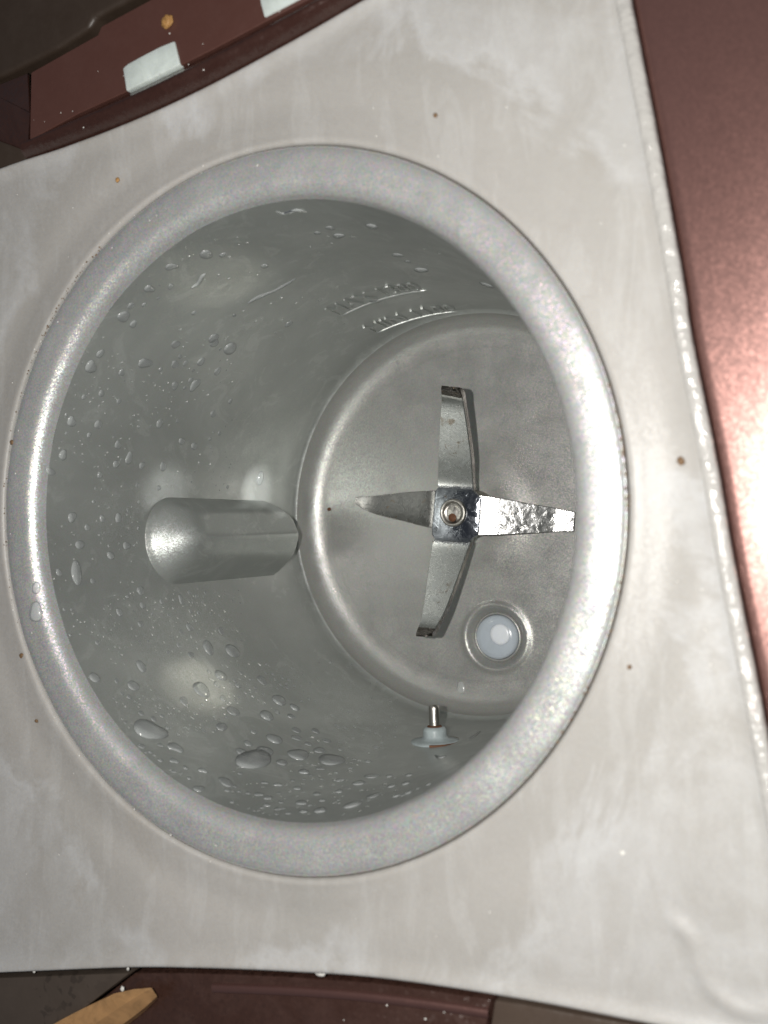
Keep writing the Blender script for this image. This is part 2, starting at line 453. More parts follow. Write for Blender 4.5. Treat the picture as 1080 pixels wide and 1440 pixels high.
# sensor pin through the lower wall
def ring(c, ax_, r, n, up):
    s_ = ax_.cross(up).normalized(); u = s_.cross(ax_).normalized()
    return [c + (s_ * cos(2 * pi * i / n) + u * sin(2 * pi * i / n)) * r for i in range(n)]
def turned(name, base, axis, prof, mat, parent, n=32, stretch=None):
    vs, fs = [], []
    for r, h in prof: vs += ring(base + axis * h, axis, max(r, .001), n, Vector((0, 0, 1)) if abs(axis.z) < .9 else Vector((1, 0, 0)))
    for j in range(len(prof) - 1):
        for i in range(n):
            k = (i + 1) % n; fs.append((j * n + i, j * n + k, (j + 1) * n + k, (j + 1) * n + i))
    return obj(name, pyd(name, vs, fs), mat, parent)
pb, nb = hit(612, 1043)
nb = Vector((nb.x, nb.y, 0)).normalized()
pp = empty('sensor_probe', (0, 0, 0)); pp.parent = mach; par(pp)
turned('gasket', pb, nb, [(.60, -.1), (.60, .0), (.57, .035), (.45, .06), (.32, .09), (.285, .14), (.28, .28), (.24, .35), (.13, .37), (.12, .32)], M['gasket'], pp)
turned('rust_stain', pb, nb, [(.18, .362), (.17, .38), (.13, .395), (.12, .39)], M['rust'], pp)
turned('pin', pb, nb, [(.125, .30), (.125, .80), (.115, .85), (.08, .875), (.0, .88)], M['pin'], pp)
turned('gasket_stain', pb, nb, [(.615, -.02), (.625, .012), (.60, .035), (.585, .03)], M['rust'], pp)
for q in [o for o in bpy.data.objects if o.name == 'gasket_stain']:
    bm = bmesh.new(); bm.from_mesh(q.data)
    bmesh.ops.delete(bm, geom=[x_ for x_ in bm.verts if x_.co.x < (pb.x + .1) * S], context='VERTS'); bm.to_mesh(q.data); bm.free()

# drain valve in the floor
zc = ZF - .12
vv_ = empty('drain_valve', (0, 0, 0)); vv_.parent = mach; par(vv_)
c = Vector((VP.x, VP.y, zc)); up = Vector((0, 0, 1))
turned('valve_seat', c, up, [(.66, -.25), (.66, -.02), (.63, .02), (.60, .0), (.59, -.1)], M['floor'], vv_, 64)
turned('valve_plug', c, up, [(.585, -.25), (.585, .02), (.57, .08), (.52, .13), (.40, .17), (.2, .19), (.001, .195)], M['white'], vv_, 64)
cc = c + Vector((.14, .09, 0))
turned('valve_disc', cc, up, [(.275, .10), (.275, .185), (.26, .205), (.2, .215), (.001, .218)], M['disc'], vv_, 48)

# ------------------------------------------------------------------ blade
ZB = -8.62
bl = empty('grinding_blade', (0, 0, 0)); bl.parent = mach; par(bl)
H0 = Vector(at(634, 721, ZB)); H0.z = ZB
def arm(name, pxs, zs, mat, thick=.17, tip=0):
    """pxs: list of ((u,v) one edge, (u,v) other edge) with heights -> solid bent strip"""
    A = [at(a[0], a[1], z) for (a, b), z in zip(pxs, zs)]; B = [at(b[0], b[1], z) for (a, b), z in zip(pxs, zs)]
    A = catmull(A, 6); B = catmull(B, 6)
    vs, fs = [], []
    for i in range(len(A)):
        t = (A[min(i + 1, len(A) - 1)] - A[max(i - 1, 0)]).normalized(); s_ = (B[i] - A[i]); nrm = s_.cross(t).normalized()
        if nrm.z < 0: nrm = -nrm
        if abs(nrm.z) < .15 and nrm.x < 0: nrm = -nrm
        s_ = s_.normalized(); bv = .02; th_ = thick * (1 if i < len(A) - 12 or not tip else max(.3, (len(A) - i) / 13))
        for pnt in (A[i] + s_ * bv, B[i] - s_ * bv, B[i] - nrm * bv, B[i] - nrm * th_, A[i] - nrm * th_, A[i] - nrm * bv): vs.append(pnt)
    n = 6
    for i in range(len(A) - 1):
        for j in range(n): fs.append((i * n + j, i * n + (j + 1) % n, (i + 1) * n + (j + 1) % n, (i + 1) * n + j))
    fs.append(tuple(range(n))); fs.append(tuple((len(A) - 1) * n + j for j in range(n)))
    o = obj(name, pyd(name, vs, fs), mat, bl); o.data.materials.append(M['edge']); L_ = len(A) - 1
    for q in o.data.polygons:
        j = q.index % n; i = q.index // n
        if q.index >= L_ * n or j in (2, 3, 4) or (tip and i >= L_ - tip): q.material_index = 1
    o.data.set_sharp_from_angle(angle=radians(40)); return o
arm('blade_arm', [((615, 686), (666, 690)), ((615, 676), (665, 679)), ((616, 640), (663, 648)), ((618, 595), (657, 602)), ((620, 566), (652, 570)), ((620, 553), (650, 559)), ((620, 547), (646, 550)), ((621, 545), (637, 546))],
    [ZB, ZB + .05, ZB + .42, ZB + .87, ZB + 1.18, ZB + 1.40, ZB + 1.60, ZB + 1.74], M['steel'], tip=13)
arm('blade_arm', [((608, 758), (662, 762)), ((607, 768), (658, 772)), ((602, 800), (646, 806)), ((596, 845), (629, 852)), ((591, 872), (617, 876)), ((587, 883), (611, 885)), ((585, 889), (607, 890)), ((585, 892), (598, 893))],
    [ZB, ZB + .04, ZB + .36, ZB + .82, ZB + 1.10, ZB + 1.26, ZB + 1.42, ZB + 1.54], M['steel'], tip=13)
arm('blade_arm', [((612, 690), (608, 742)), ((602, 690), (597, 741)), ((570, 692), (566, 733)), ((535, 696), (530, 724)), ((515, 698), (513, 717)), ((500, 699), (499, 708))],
    [ZB, ZB - .07, ZB - .42, ZB - .78, ZB - .90, ZB - .90], M['steel_shaded'])
arm('blade_arm', [((664, 694), (660, 754)), ((679, 697), (675, 753)), ((703, 700), (700, 752.5)), ((750, 709), (748, 750)), ((779, 714), (776, 748)), ((790, 716), (788, 748)), ((808, 719), (806, 748))],
    [ZB, ZB - .055, ZB - .215, ZB - .63, ZB - .90, ZB - .965, ZB - 1.085], M['steel_rough'])
hubpoly = [(612, 690), (616, 685), (663, 688), (668, 693), (676, 700), (672, 752), (664, 757), (658, 764), (612, 760), (607, 752), (607, 742), (611, 700)]
hp = [at(u, v_, ZB + .02) for u, v_ in hubpoly]
prism('blade_hub', [(p.x, p.y) for p in hp], ZB - .12, ZB + .02, M['hub'], bl, .03)
H1 = at(636, 721, ZB + .1)
turned('shaft_nut', Vector((H1.x, H1.y, ZB)), up, [(.36, .0), (.36, .06), (.33, .10), (.29, .10), (.26, .05), (.25, .02), (.12, .05), (.001, .06)], M['pin'], bl, 40)
turned('shaft_stain', Vector((H1.x - .02, H1.y - .12, ZB)), up, [(.11, .05), (.09, .075), (.03, .08), (.001, .08)], M['rust'], bl, 14)
turned('drive_shaft', Vector((H1.x, H1.y, ZF)), up, [(.62, .0), (.62, .32), (.5, .42), (.30, .45), (.30, 1.42)], M['pin'], bl, 40)

# ------------------------------------------------------------------ top plate
TL = [(0, 239), (94, 207), (194, 168), (300, 119), (410, 60), (515, 0)]
RT = [(885, 0), (927, 220), (959, 400), (970, 475), (1005, 650), (1030, 796), (1067, 983), (1092, 1120)]
BT = [(915, 1438), (740, 1405), (540, 1375), (400, 1365), (270, 1360), (175, 1360), (0, 1367)]
def A2(L, z=0): return [at(u, v_, z) for u, v_ in L]
tl, rt, bt = A2(TL), A2(RT), A2(BT)
# extend beyond the frame along the tangents
d = (tl[0] - tl[1]).normalized(); pre = tl[0] + d * 2.6 + Vector((0, -.2, 0))
d = (tl[-1] - tl[-2]).normalized(); post = tl[-1] + d * 3.0
top_r = Vector((rt[0].x - .35, post.y + .3, 0))
d = (rt[-1] - rt[-2]).normalized(); rlow = rt[-1] + d * 4.2
d = (bt[0] - bt[1]).normalized(); brr = bt[0] + d * 3.4
d = (bt[-1] - bt[-2]).normalized(); bll = bt[-1] + d * 2.6
left_mid = Vector((min(pre.x, bll.x) - .3, 0, 0))
outline = catmull([pre] + tl + [post], 14)[:] + catmull([top_r] + rt + [rlow], 14) + catmull([brr] + bt + [bll], 14) + [left_mid]
# polar sampling of the outline
def polar_R(a):
    dx, dy = cos(a), sin(a); best = 1e9; n = len(outline)
    for i in range(n):
        p, q = outline[i], outline[(i + 1) % n]
        ex, ey = q.x - p.x, q.y - p.y; den = dx * ey - dy * ex
        if abs(den) < 1e-9: continue
        t = (p.x * ey - p.y * ex) / den; u = (p.x * dy - p.y * dx) / den
        if t > 0 and -1e-6 <= u <= 1 + 1e-6: best = min(best, t)
    return best
NA = 900
RA = [polar_R(2 * pi * i / NA) for i in range(NA)]
RA = [min(x, 30) for x in RA]
corner = catmull(A2([(955, 1300), (978, 1330), (990, 1370), (1010, 1400), (1040, 1420), (1080, 1424), (1110, 1420)]), 6)
def plate_h(x, y, edge):
    h = 0.10 * exp(-(edge / .22) ** 2) if edge < 1 else 0
    if x > 6 and y < -6:
        dm = min((x - p.x) ** 2 + (y - p.y) ** 2 for p in corner)
        h += .06 * exp(-dm / .014)
    r = sqrt(x * x + y * y)
    h += .014 * exp(-((r - 6.62) / .08) ** 2)
    h -= .05 * exp(-((r - 7.2) / .35) ** 2)
    h += .02 * noise.noise(Vector((x * .35, y * .35, 2)))
    return h
vs, fs = [], []
KR = 40
rows = []
for i in range(NA):
    a = 2 * pi * i / NA; R = RA[i]; row = [(6.53, -.9), (6.53, -.10), (6.545, -.05), (6.58, -.01)]
    for k in range(KR + 1):
        t = k / KR; r = 6.62 + (R - .10 - 6.62) * t; row.append((r, None))
    row += [(R - .05, 'e1'), (R - .012, 'e2'), (R, 'e3'), (R, 'e4')]
    rows.append(row)
NR = len(rows[0])
for i in range(NA):
    a = 2 * pi * i / NA; R = RA[i]
    for r, z in rows[i]:
        x, y = r * cos(a), r * sin(a)
        if z is None: z = plate_h(x, y, R - r)
        elif isinstance(z, str): z = plate_h(x, y, R - r) + {'e1': -.012, 'e2': -.045, 'e3': -.10, 'e4': -.8}[z]
        elif r > 6.535: z += .012
        vs.append((x, y, z))
for i in range(NA):
    k = (i + 1) % NA
    for j in range(NR - 1): fs.append((i * NR + j, i * NR + j + 1, k * NR + j + 1, k * NR + j))
par(obj('top_plate', pyd('top_plate', vs, fs), M['plate'], mach))
# dark gasket line in the seam round the rim
v, f = lathe('g', [(6.495, -.06), (6.51, -.055), (6.525, -.06)], 300)
par(obj('rim_seam', pyd('rim_seam', v, f), M['black'], mach))

lipp = [p_ + Vector((-.10, 0, .03)) for p_ in catmull(rt + [rlow], 10)]
par(sweep('plate_lip', lipp, [(.13, -.05), (.12, .03), (.08, .055), (0, .070), (-.06, .062), (-.10, .03), (-.112, -.06), (-.112, -.3)], M['wet'], mach))
# ------------------------------------------------------------------ right hand shell
rp = catmull([top_r + Vector((-.15, 2, 0))] + [top_r] + rt + [rlow] + [rlow + Vector((.4, -2, 0))], 10)
sec = [(-.0, -1.0), (.03, -.30), (.03, -.16), (.07, -.06), (.13, -.035), (.22, -.028), (.5, -.015), (.9, .008), (1.4, .035), (1.9, .03), (2.4, -.05), (3.0, -.25), (3.5, -.56), (4.0, -.9), (4.3, -1.3), (4.45, -1.9), (4.5, -3), (4.5, -12)]
par(sweep('side_shell', rp, sec, M['shell'], mach))

# ------------------------------------------------------------------ bottom shell pieces (in front of the plate's lower edge)
def belowpoly(u0, u1, z, extra=150, inset=4):
    pts = []
    bu = sorted([(u, v_) for u, v_ in BT])
    def bv(u):
        for (a, b), (c_, d_) in zip(bu, bu[1:]):
            if a <= u <= c_: return b + (d_ - b) * (u - a) / (c_ - a)
        return bu[0][1] + (bu[0][0] - u) * .03 if u < bu[0][0] else bu[-1][1] + (u - bu[-1][0]) * .19
    return bv
bv = belowpoly(0, 0, 0)
def front_piece(name, us, skew, z, mat, z0=-3.0, gap=3, drop=260, bev=.05, cut=True):
    # us: (u0,u1) along the plate edge; skew shifts the lower end of each side seam
    top = [(us[0] + (us[1] - us[0]) * i / 12.0) for i in range(13)]
    P = [at(u, bv(u) + gap + 5, z) for u in top]
    P += [at(us[1] + skew[1], bv(us[1]) + drop, z), at(us[0] + skew[0], bv(us[0]) + drop, z)]
    return par(prism(name, [(p.x, p.y) for p in P], z0, z, mat, mach, bev))
front_piece('front_shell_panel', (-150, 184), (-150, -330), -.22, M['smoky'])
front_piece('latch_well', (189, 690), (-325, -38), -.40, M['lower'])
front_piece('front_shell_panel', (695, 1200), (-38, 100), -.22, M['smoky_clean'])
# thin raised bead on the well
pth = catmull([at(u, bv(u) + 28, -.40) for u in (300, 400, 500, 600, 688)], 8)
par(sweep('well_bead', pth, [(.10, -.02), (.08, .03), (.04, .055), (0, .06), (-.04, .055), (-.08, .03), (-.10, -.02)], M['shell'], mach))
# amber latch tab
def amber():
    # folded translucent tab: two long faces meeting at a ridge, blunt tip
    rows = [[(158, 1397, -.30), (161, 1397, -.02), (188, 1391, .02), (213, 1389, .0), (221, 1401, -.16), (222, 1404, -.36)],
            [(86, 1434, -.30), (90, 1432, -.02), (140, 1420, .03), (172, 1414, .02), (196, 1423, -.16), (198, 1427, -.36)],
            [(6, 1482, -.30), (10, 1478, -.02), (78, 1458, .03), (118, 1450, .02), (148, 1458, -.16), (150, 1463, -.36)],
            [(-90, 1538, -.30), (-86, 1534, -.02), (0, 1510, .03), (40, 1500, .02), (80, 1505, -.16), (82, 1510, -.36)]]
    cols = [catmull([at(*r_[k]) for r_ in rows], 6) for k in range(6)]
    fine_ = [[c_[i] for c_ in cols] for i in range(len(cols[0]))]
    vs = [p for r_ in fine_ for p in r_]; n = len(fine_[0]); fs = []
    for i in range(len(fine_) - 1):
        for j in range(n - 1): fs.append((i * n + j, i * n + j + 1, (i + 1) * n + j + 1, (i + 1) * n + j))
    fs.append(tuple(range(n)))
    o = par(obj('latch_tab', pyd('latch_tab', vs, fs), M['amber'], mach)); o.data.set_sharp_from_angle(angle=radians(16))
amber()

# ------------------------------------------------------------------ hinge side, top left
ZS = .32
edge_lo = [(-60, 262), (0, 239), (94, 207), (194, 168), (300, 119), (410, 60), (515, 0), (620, -65)]
strip_lo = [(40, 190), (110, 158), (178, 127), (254, 90), (300, 67), (370, 30), (440, -6), (560, -72)]
strip_up = [(700, -230), (330, -66), (200, 4), (141, 36), (136, 48), (42, 101)]
# rolled bead between plate and strip, lofted between two curves
def loft(name, L1, L2, prof, mat, z1, z2, n=60):
    a = catmull([at(u, v_, z1) for u, v_ in L1], 12); b = catmull([at(u, v_, z2) for u, v_ in L2], 12)
    def samp(c_, t):
        x = t * (len(c_) - 1); i = min(int(x), len(c_) - 2); return c_[i].lerp(c_[i + 1], x - i)
    vs, fs = [], []; m_ = len(prof)
    for i in range(n + 1):
        p, q = samp(a, i / n), samp(b, i / n)
        for (t, h) in prof: vs.append(p.lerp(q, t) + Vector((0, 0, h)))
    for i in range(n):
        for j in range(m_ - 1): fs.append((i * m_ + j, i * m_ + j + 1, (i + 1) * m_ + j + 1, (i + 1) * m_ + j))
    return par(obj(name, pyd(name, vs, fs), mat, mach))
lo2 = [(38, 226), (94, 207), (194, 168), (300, 119), (410, 60), (515, 0), (620, -65)]
loft('hinge_bead', lo2, strip_lo, [(-.02, -.9), (-.02, -.10), (.02, -.04), (.10, .05), (.22, .14), (.36, .19), (.50, .19), (.64, .13), (.78, .02), (.90, -.08), (1.0, -.14), (1.03, -.16)], M['bead'], .02, ZS)
SP = [at(u, v_, ZS - .1) for u, v_ in [(40, 196)] + strip_lo[1:] + strip_up]
par(prism('hinge_strip', [(p.x, p.y) for p in SP], -1.2, ZS - .13, M['strip'], mach, .015, 1))
# low surface beyond the strip
LO = [at(u, v_, -.15) for u, v_ in [(-300, 235), (0, 108), (80, 69), (125, 40), (132, 25), (185, -3), (330, -78), (700, -250), (600, -700), (-500, -300)]]
par(prism('rear_well', [(p.x, p.y) for p in LO], -2.0, -.15, M['trough'], mach, .16, 5))
# end block facets at far left
e1 = [at(u, v_, .05) for u, v_ in [(-120, 175), (-2, 119), (40, 102), (44, 158), (-2, 136), (-120, 110)]]
B1 = [at(u, v_, z) for u, v_, z in [(-200, 196, .0), (40, 102, .0), (43, 160, .16), (-200, 90, .16)]]
vs = B1 + [at(-200, 80, .16), ]
def facets(name, quads, mat):
    vs, fs = [], []
    for q in quads:
        b = len(vs); vs += [at(*p) for p in q]; fs.append(tuple(range(b, b + len(q))))
    me = bpy.data.meshes.new(name); me.from_pydata([tuple(Vector(v_) * S) for v_ in vs], [], fs)
    bm = bmesh.new(); bm.from_mesh(me); bmesh.ops.remove_doubles(bm, verts=bm.verts, dist=.00002)
    bmesh.ops.recalc_face_normals(bm, faces=bm.faces)
    bmesh.ops.bevel(bm, geom=[e for e in bm.edges if len(e.link_faces) == 2], offset=.0003, segments=2, affect='EDGES', clamp_overlap=True)
    bm.to_mesh(me); bm.free()
    o = par(obj(name, me, mat, mach)); me.set_sharp_from_angle(angle=radians(30)); return o
facets('hinge_end_block', [
    [(-22, 128, .0), (40, 103, .0), (43, 160, .22)],
    [(-22, 128, .0), (43, 160, .22), (40, 214, -.12), (-20, 195, -.12), (-90, 168, -.12), (-90, 95, .16)],
    [(43, 160, .22), (40, 103, .0), (44, 100, -1.0), (60, 214, -1.0), (40, 214, -.12)],
    [(-90, 95, .16), (-22, 128, .0), (-22, 128, -1.2), (-90, 95, -1.2)],
    [(-22, 128, .0), (40, 103, .0), (44, 100, -1.0), (-22, 128, -1.2)]], M['bead'])
OL = [at(u, v_, -.10) for u, v_ in [(-200, 110), (-40, 184), (5, 200), (40, 213), (37, 227), (0, 240), (-60, 262), (-240, 320)]]
par(prism('hinge_corner', [(p.x, p.y) for p in OL], -1.2, -.06, M['trough'], mach, .03))
# white tabs let into the strip
for L in ([(173, 96), (180, 90), (200, 79), (225, 66), (245, 58), (249, 75), (253, 91), (200, 117), (178, 128)],
          [(364, -12), (400, -32), (440, -52), (478, -70), (480, -36), (440, -12), (410, 4), (372, 24), (367, 6)]):
    z = ZS - .125
    ps = [at(u, v_, z + .03) for u, v_ in L]
    par(prism('white_tab', [(p.x, p.y) for p in ps], z - .2, z + .035, M['tab'], mach, .015, 2))
# main housing under everything: closes all gaps
hv = [(-14, -13), (10.5, -13), (14, -6), (13, 14), (-14, 14)]
hvs = [(x, y, z) for z in (-1.0, -13.2) for x, y in hv]
par(obj('housing', pyd('housing', hvs, [(i, (i + 1) % 5, 5 + (i + 1) % 5, 5 + i) for i in range(5)] + [(5, 6, 7, 8, 9)]), M['bead'], mach, False))


# ------------------------------------------------------------------ water
def drop_mesh(kind):
    bm = bmesh.new(); n, m_ = 20, 6
    rnd = random.Random(kind)
    ph_ = [rnd.uniform(0, 6.28) for _ in range(3)]; am = .05 + .04 * (kind % 4)
    vs, fs = [(0, 0, .42)], []
    for j in range(1, m_ + 1):
        a = pi / 2 * j / m_
        for i in range(n):
            t = 2 * pi * i / n
            k = 1 + am * cos(2 * t + ph_[0]) + am * .7 * cos(3 * t + ph_[1]) + (.25 * max(0, -cos(t)) ** 3 if kind % 3 == 1 else 0)
            hh = .42 * cos(a) ** .8 if j < m_ else -.03
            vs.append((sin(a) * k * cos(t), sin(a) * k * sin(t), hh))
    for i in range(n): fs.append((0, 1 + i, 1 + (i + 1) % n))
    for j in range(m_ - 1):
        for i in range(n):
            a = 1 + j * n; k = (i + 1) % n; fs.append((a + i, a + n + i, a + n + k, a + k))
    me = bpy.data.meshes.new('water_droplet'); me.from_pydata(vs, [], fs)
    bm = bmesh.new(); bm.from_mesh(me); bmesh.ops.recalc_face_normals(bm, faces=bm.faces); bm.to_mesh(me); bm.free()
    me.materials.append(M['water']); me.polygons.foreach_set('use_smooth', [True] * len(me.polygons)); return me
DM = [drop_mesh(k) for k in range(10)]
def place(me, p, nrm, r, el=1.0, rot=0.0, flat=1.0, name='water_droplet'):
    o = bpy.data.objects.new(name, me); col.objects.link(o)
    zx = nrm.normalized(); down = Vector((0, 0, -1)) - zx * (Vector((0, 0, -1)).dot(zx))
    if down.length < .1: down = Vector((1, 0, 0)) - zx * zx.x
    down.normalize(); yx = zx.cross(down)
    d2 = down * cos(rot) + yx * sin(rot); y2 = zx.cross(d2)
    R = Matrix((d2 * r * el, y2 * r / sqrt(el) if el > 1 else y2 * r, zx * r * flat)).transposed()
    mt = (R * S).to_4x4(); mt.translation = (p) * S; o.matrix_world = mt
    return o
def region(u, v_):
    if v_ > 1060 and u > 440: return ('small clear water droplet on the cup wall below the sensor pin', 'droplets near the sensor pin')
    if v_ > 830: return ('small clear water droplet on the cup wall below the baffle rib', 'droplets below the baffle rib')
    if u < 205 and v_ > 690: return ('small clear water droplet on the cup wall between rim and baffle rib', 'droplets beside the baffle rib')
    if u > 400 and v_ < 460: return ('small clear water droplet on the cup wall near the raised level marks', 'droplets near the level marks')
    return ('small clear water droplet on the cup wall above the baffle rib', 'droplets above the baffle rib')
DR = []
def addl(L, k, ox, oy):
    for q in L:
        u, v_, r = q[0] * k + ox, q[1] * k + oy, q[2] * k
        DR.append((u, v_, r, q[3] if len(q) > 3 else ''))
addl([(795,25,25),(693,70,17),(750,103,16),(603,152,17),(672,150,22,'v'),(658,133,11),(795,207,10),(736,250,14),(500,75,25,'h'),(420,108,14),(315,88,25),(350,180,14),(290,192,12),(248,277,20),(340,287,18),(550,283,18),(307,323,11),(628,345,14),(672,362,15),(407,358,16),(445,403,20,'v'),(217,392,20),(177,450,17,'h'),(400,424,16),(490,428,15),(562,432,18),(344,462,13),(473,495,9),(548,506,11),(248,607,21),(353,612,15),(408,610,17,'v'),(302,643,13),(437,705,17),(383,740,16),(275,702,20,'h'),(263,795,30,'vv'),(204,798,14),(485,860,18),(493,912,13),(558,898,11),(320,827,13),(412,935,15,'v'),(686,937,9),(727,941,8),(625,892,16,'v'),(897,470,20,'v'),(410,207,12),(605,80,16),(640,75,12),(607,10,18),(555,97,9),(345,42,18),(740,5,18)], .4074, 0, 480)
addl([(763,67,15),(655,55,16),(625,70,11),(617,116,10),(659,150,14),(717,123,24,'v'),(803,137,27),(763,222,22),(722,208,9),(748,252,14),(695,270,32,'v'),(770,300,13),(635,310,18,'v'),(806,345,22),(903,238,20),(963,307,25),(920,360,24),(947,441,25),(1017,332,16),(1030,495,32),(880,511,50,'h'),(835,486,20),(915,482,25),(520,412,47,'h'),(605,470,25),(600,516,15),(553,462,11),(490,466,13),(462,256,22),(328,229,21),(487,190,22,'v'),(403,240,11),(445,295,10),(530,372,13),(487,352,12),(579,401,9),(700,549,14),(686,612,18),(777,588,22,'v'),(973,522,18),(856,456,15),(877,416,11),(1023,411,16),(1025,437,15),(1040,660,16),(1050,553,14),(1027,611,12),(785,618,10),(765,398,20,'h'),(1005,362,13),(956,347,11),(640,539,10),(653,575,8),(600,552,8),(485,43,14),(893,632,13),(922,668,11),(913,591,10),(856,627,9),(834,212,9),(811,238,9),(545,302,8)], .4074, 0, 860)
addl([(35,332,16),(22,362,13),(107,413,14),(147,446,12),(122,480,17),(162,514,34,'h'),(82,458,12),(68,553,14),(317,469,9),(257,593,17),(303,569,17),(236,669,22,'h'),(124,687,18),(112,630,12),(191,583,11),(310,636,17,'h'),(370,603,13),(420,594,13),(429,626,14),(385,638,12),(430,565,11),(498,597,9),(289,518,9),(230,540,7),(203,700,6),(187,650,7),(460,612,7),(363,568,10)], .4074, 400, 860)
addl([(627,717,10),(745,748,10),(482,750,15,'h'),(480,805,10),(347,890,20,'h'),(368,860,12),(405,857,8),(545,880,8),(375,912,12),(812,911,11),(600,950,17),(928,640,10),(952,663,12),(893,655,8),(1046,635,14),(580,715,18,'h'),(420,812,15,'h')], .5, 0, 0)
addl([(38,717,12),(104,758,15),(67,735,8),(290,800,15)], .5, 540, 0)
special = {(212, 1028): ('largest clear water droplet on the lower left cup wall near the rim', 1),
           (359, 1068): ('large oval water droplet at the lower middle of the cup wall', 1),
           (466, 1069): ('large oval water droplet at the right end of the lower wall row', 1),
           (420, 1061): ('oval water droplet second from the right in the lower wall row', 1),
           (327, 916): ('egg shaped water droplet topmost of the bigger drops below the baffle rib', 1),
           (324, 490): ('largest clear water droplet among those above the baffle rib', 1),
           (283, 970): ('upright water droplet inside the warm light patch on the lower left wall', 1),
           (107, 804): ('long upright water droplet between rim and baffle rib', 1)}
rr = random.Random(5)
def gap_ok(u, v_, r):
    return all((u - a) ** 2 + (v_ - b) ** 2 > (r + c_) ** 2 for a, b, c_, _ in DR)
def fill(n, box, rlo, rhi, pw=2.5):
    k = 0; tries = 0
    while k < n and tries < n * 60:
        tries += 1
        u, v_ = rr.uniform(box[0], box[2]), rr.uniform(box[1], box[3])
        # inside the visible left/lower wall only
        if ((u - 432) / 366) ** 2 + ((v_ - 719) / 432) ** 2 > 1: continue
        if u > 195 and u < 418 and 690 < v_ < 825: continue
        if noise.noise(Vector((u * .012, v_ * .012, 3))) < -.12: continue
        r = rlo + (rhi - rlo) * rr.random() ** pw
        if not gap_ok(u, v_, r): continue
        DR.append((u, v_, r, '')); k += 1
fill(34, (70, 480, 330, 860), 1.8, 3.8, 1.4)
fill(30, (90, 830, 330, 1080), 2.0, 4.4, 1.4)
fill(36, (320, 950, 480, 1150), 2.4, 5.0, 1.4)
fill(14, (460, 1060, 600, 1140), 1.5, 4.0)
fill(8, (140, 330, 330, 480), 1.3, 3.5)
print('droplets', len(DR))
EXTRA = len(DR)
fill(300, (70, 460, 330, 860), 1.1, 2.4, 1.2)
fill(300, (90, 830, 340, 1090), 1.1, 2.4, 1.2)
fill(170, (320, 930, 560, 1155), 1.3, 3.0, 1.2)
fill(60, (150, 330, 620, 480), .9, 2.6, 1.2)
fine = []
for i, (u, v_, r, fl_) in enumerate(DR):
    p, nrm = hit(u, v_)
    if p.z < ZF + .6: continue
    rc = r * (p - CAM).dot(-ab) / F
    el, rot, flat = 1.0, 0.0, .85
    vis = abs(ray(u, v_).normalized().dot(nrm))
    # the circle on the wall is foreshortened; enlarge so that its mean size matches
    rc *= 1.0 / max(.55, sqrt(vis) ) * .78
    if fl_ == 'v': el, rot = 1.15, pi / 2
    if fl_ == 'vv': el, rot = 1.45, pi / 2
    if fl_ == 'h': el, rot = 1.25, 0
    if i < EXTRA:
        if sqrt((u-330)**2+(v_-760)**2) < 60 : pass
        o = place(DM[rr.randrange(10)], p - nrm * .0, nrm, rc, el, rot + rr.uniform(-.3, .3), flat * (.8 + .3 * rr.random()))
        lab, grp = region(u, v_)
        for (su, sv), (sl, _) in special.items():
            if abs(u - su) < 6 and abs(v_ - sv) < 6: lab, grp = sl, None
        tag(o, lab, 'water droplet', grp)
    else: fine.append((p, nrm, rc))
def blobs(name, L, mat, label, cat, flat=.5, n=7):
    vs, fs = [], []
    for p, nrm, r in L:
        zx = nrm.normalized(); t = zx.orthogonal().normalized(); b = zx.cross(t); o0 = len(vs)
        k_ = [rr.uniform(.75, 1.25) for _ in range(n)]
        vs.append(p + zx * r * flat)
        for j, (q, h) in enumerate(((.72, .66), (1.0, -.05))):
            for i in range(n):
                a = 2 * pi * i / n; vs.append(p + (t * cos(a) + b * sin(a)) * r * q * k_[i] + zx * r * flat * h)
        for i in range(n):
            k = (i + 1) % n; fs.append((o0, o0 + 1 + i, o0 + 1 + k)); fs.append((o0 + 1 + i, o0 + 1 + n + i, o0 + 1 + n + k, o0 + 1 + k))
    o = obj(name, pyd(name, vs, fs), mat); tag(o, label, cat, kind='stuff'); return o
blobs('water_mist', fine, M['water'], 'fine mist of tiny water beads on the grey cup wall', 'water beads', .4)
# water film runs: low irregular puddles
def run(pts, w, label, hgt=.035, flr=False):
    P = []
    for u, v_ in pts:
        p, nrm = hit(u, v_); P.append((p, nrm))
    C = catmull([p for p, n_ in P], 8); N = catmull([n_ for p, n_ in P], 8)
    vs, fs = [], []; L = len(C); m_ = 8
    for i in range(L):
        t = (C[min(i + 1, L - 1)] - C[max(i - 1, 0)]).normalized(); nn = N[i].normalized(); s_ = nn.cross(t).normalized()
        e = sin(pi * (i + .3) / (L - .4)) ** .5 * (1 + .45 * noise.noise(C[i] * 2.1))
        for j in range(m_ + 1):
            a = pi * j / m_; vs.append(C[i] + s_ * cos(a) * w * e + nn * (sin(a) * hgt * 1.5 * e - .006))
    for i in range(L - 1):
        for j in range(m_): a = i * (m_ + 1) + j; fs.append((a, a + 1, a + m_ + 2, a + m_ + 1))
    tag(obj('water_streak', pyd('water_streak', vs, fs), M['water']), label, 'water streak')
run([(348, 427), (362, 418), (385, 409), (405, 398), (417, 391)], .09, 'long slanting water streak high on the cup wall above the baffle rib')
run([(387, 297), (400, 300), (418, 295), (433, 298)], .06, 'thin wavy water streak just under the top of the rim')
run([(268, 405), (278, 398), (284, 388), (290, 384)], .05, 'short crooked water streak left of the long slanting one')
run([(520, 422), (530, 423), (540, 420)], .12, 'flat water film lying across the upper level mark')
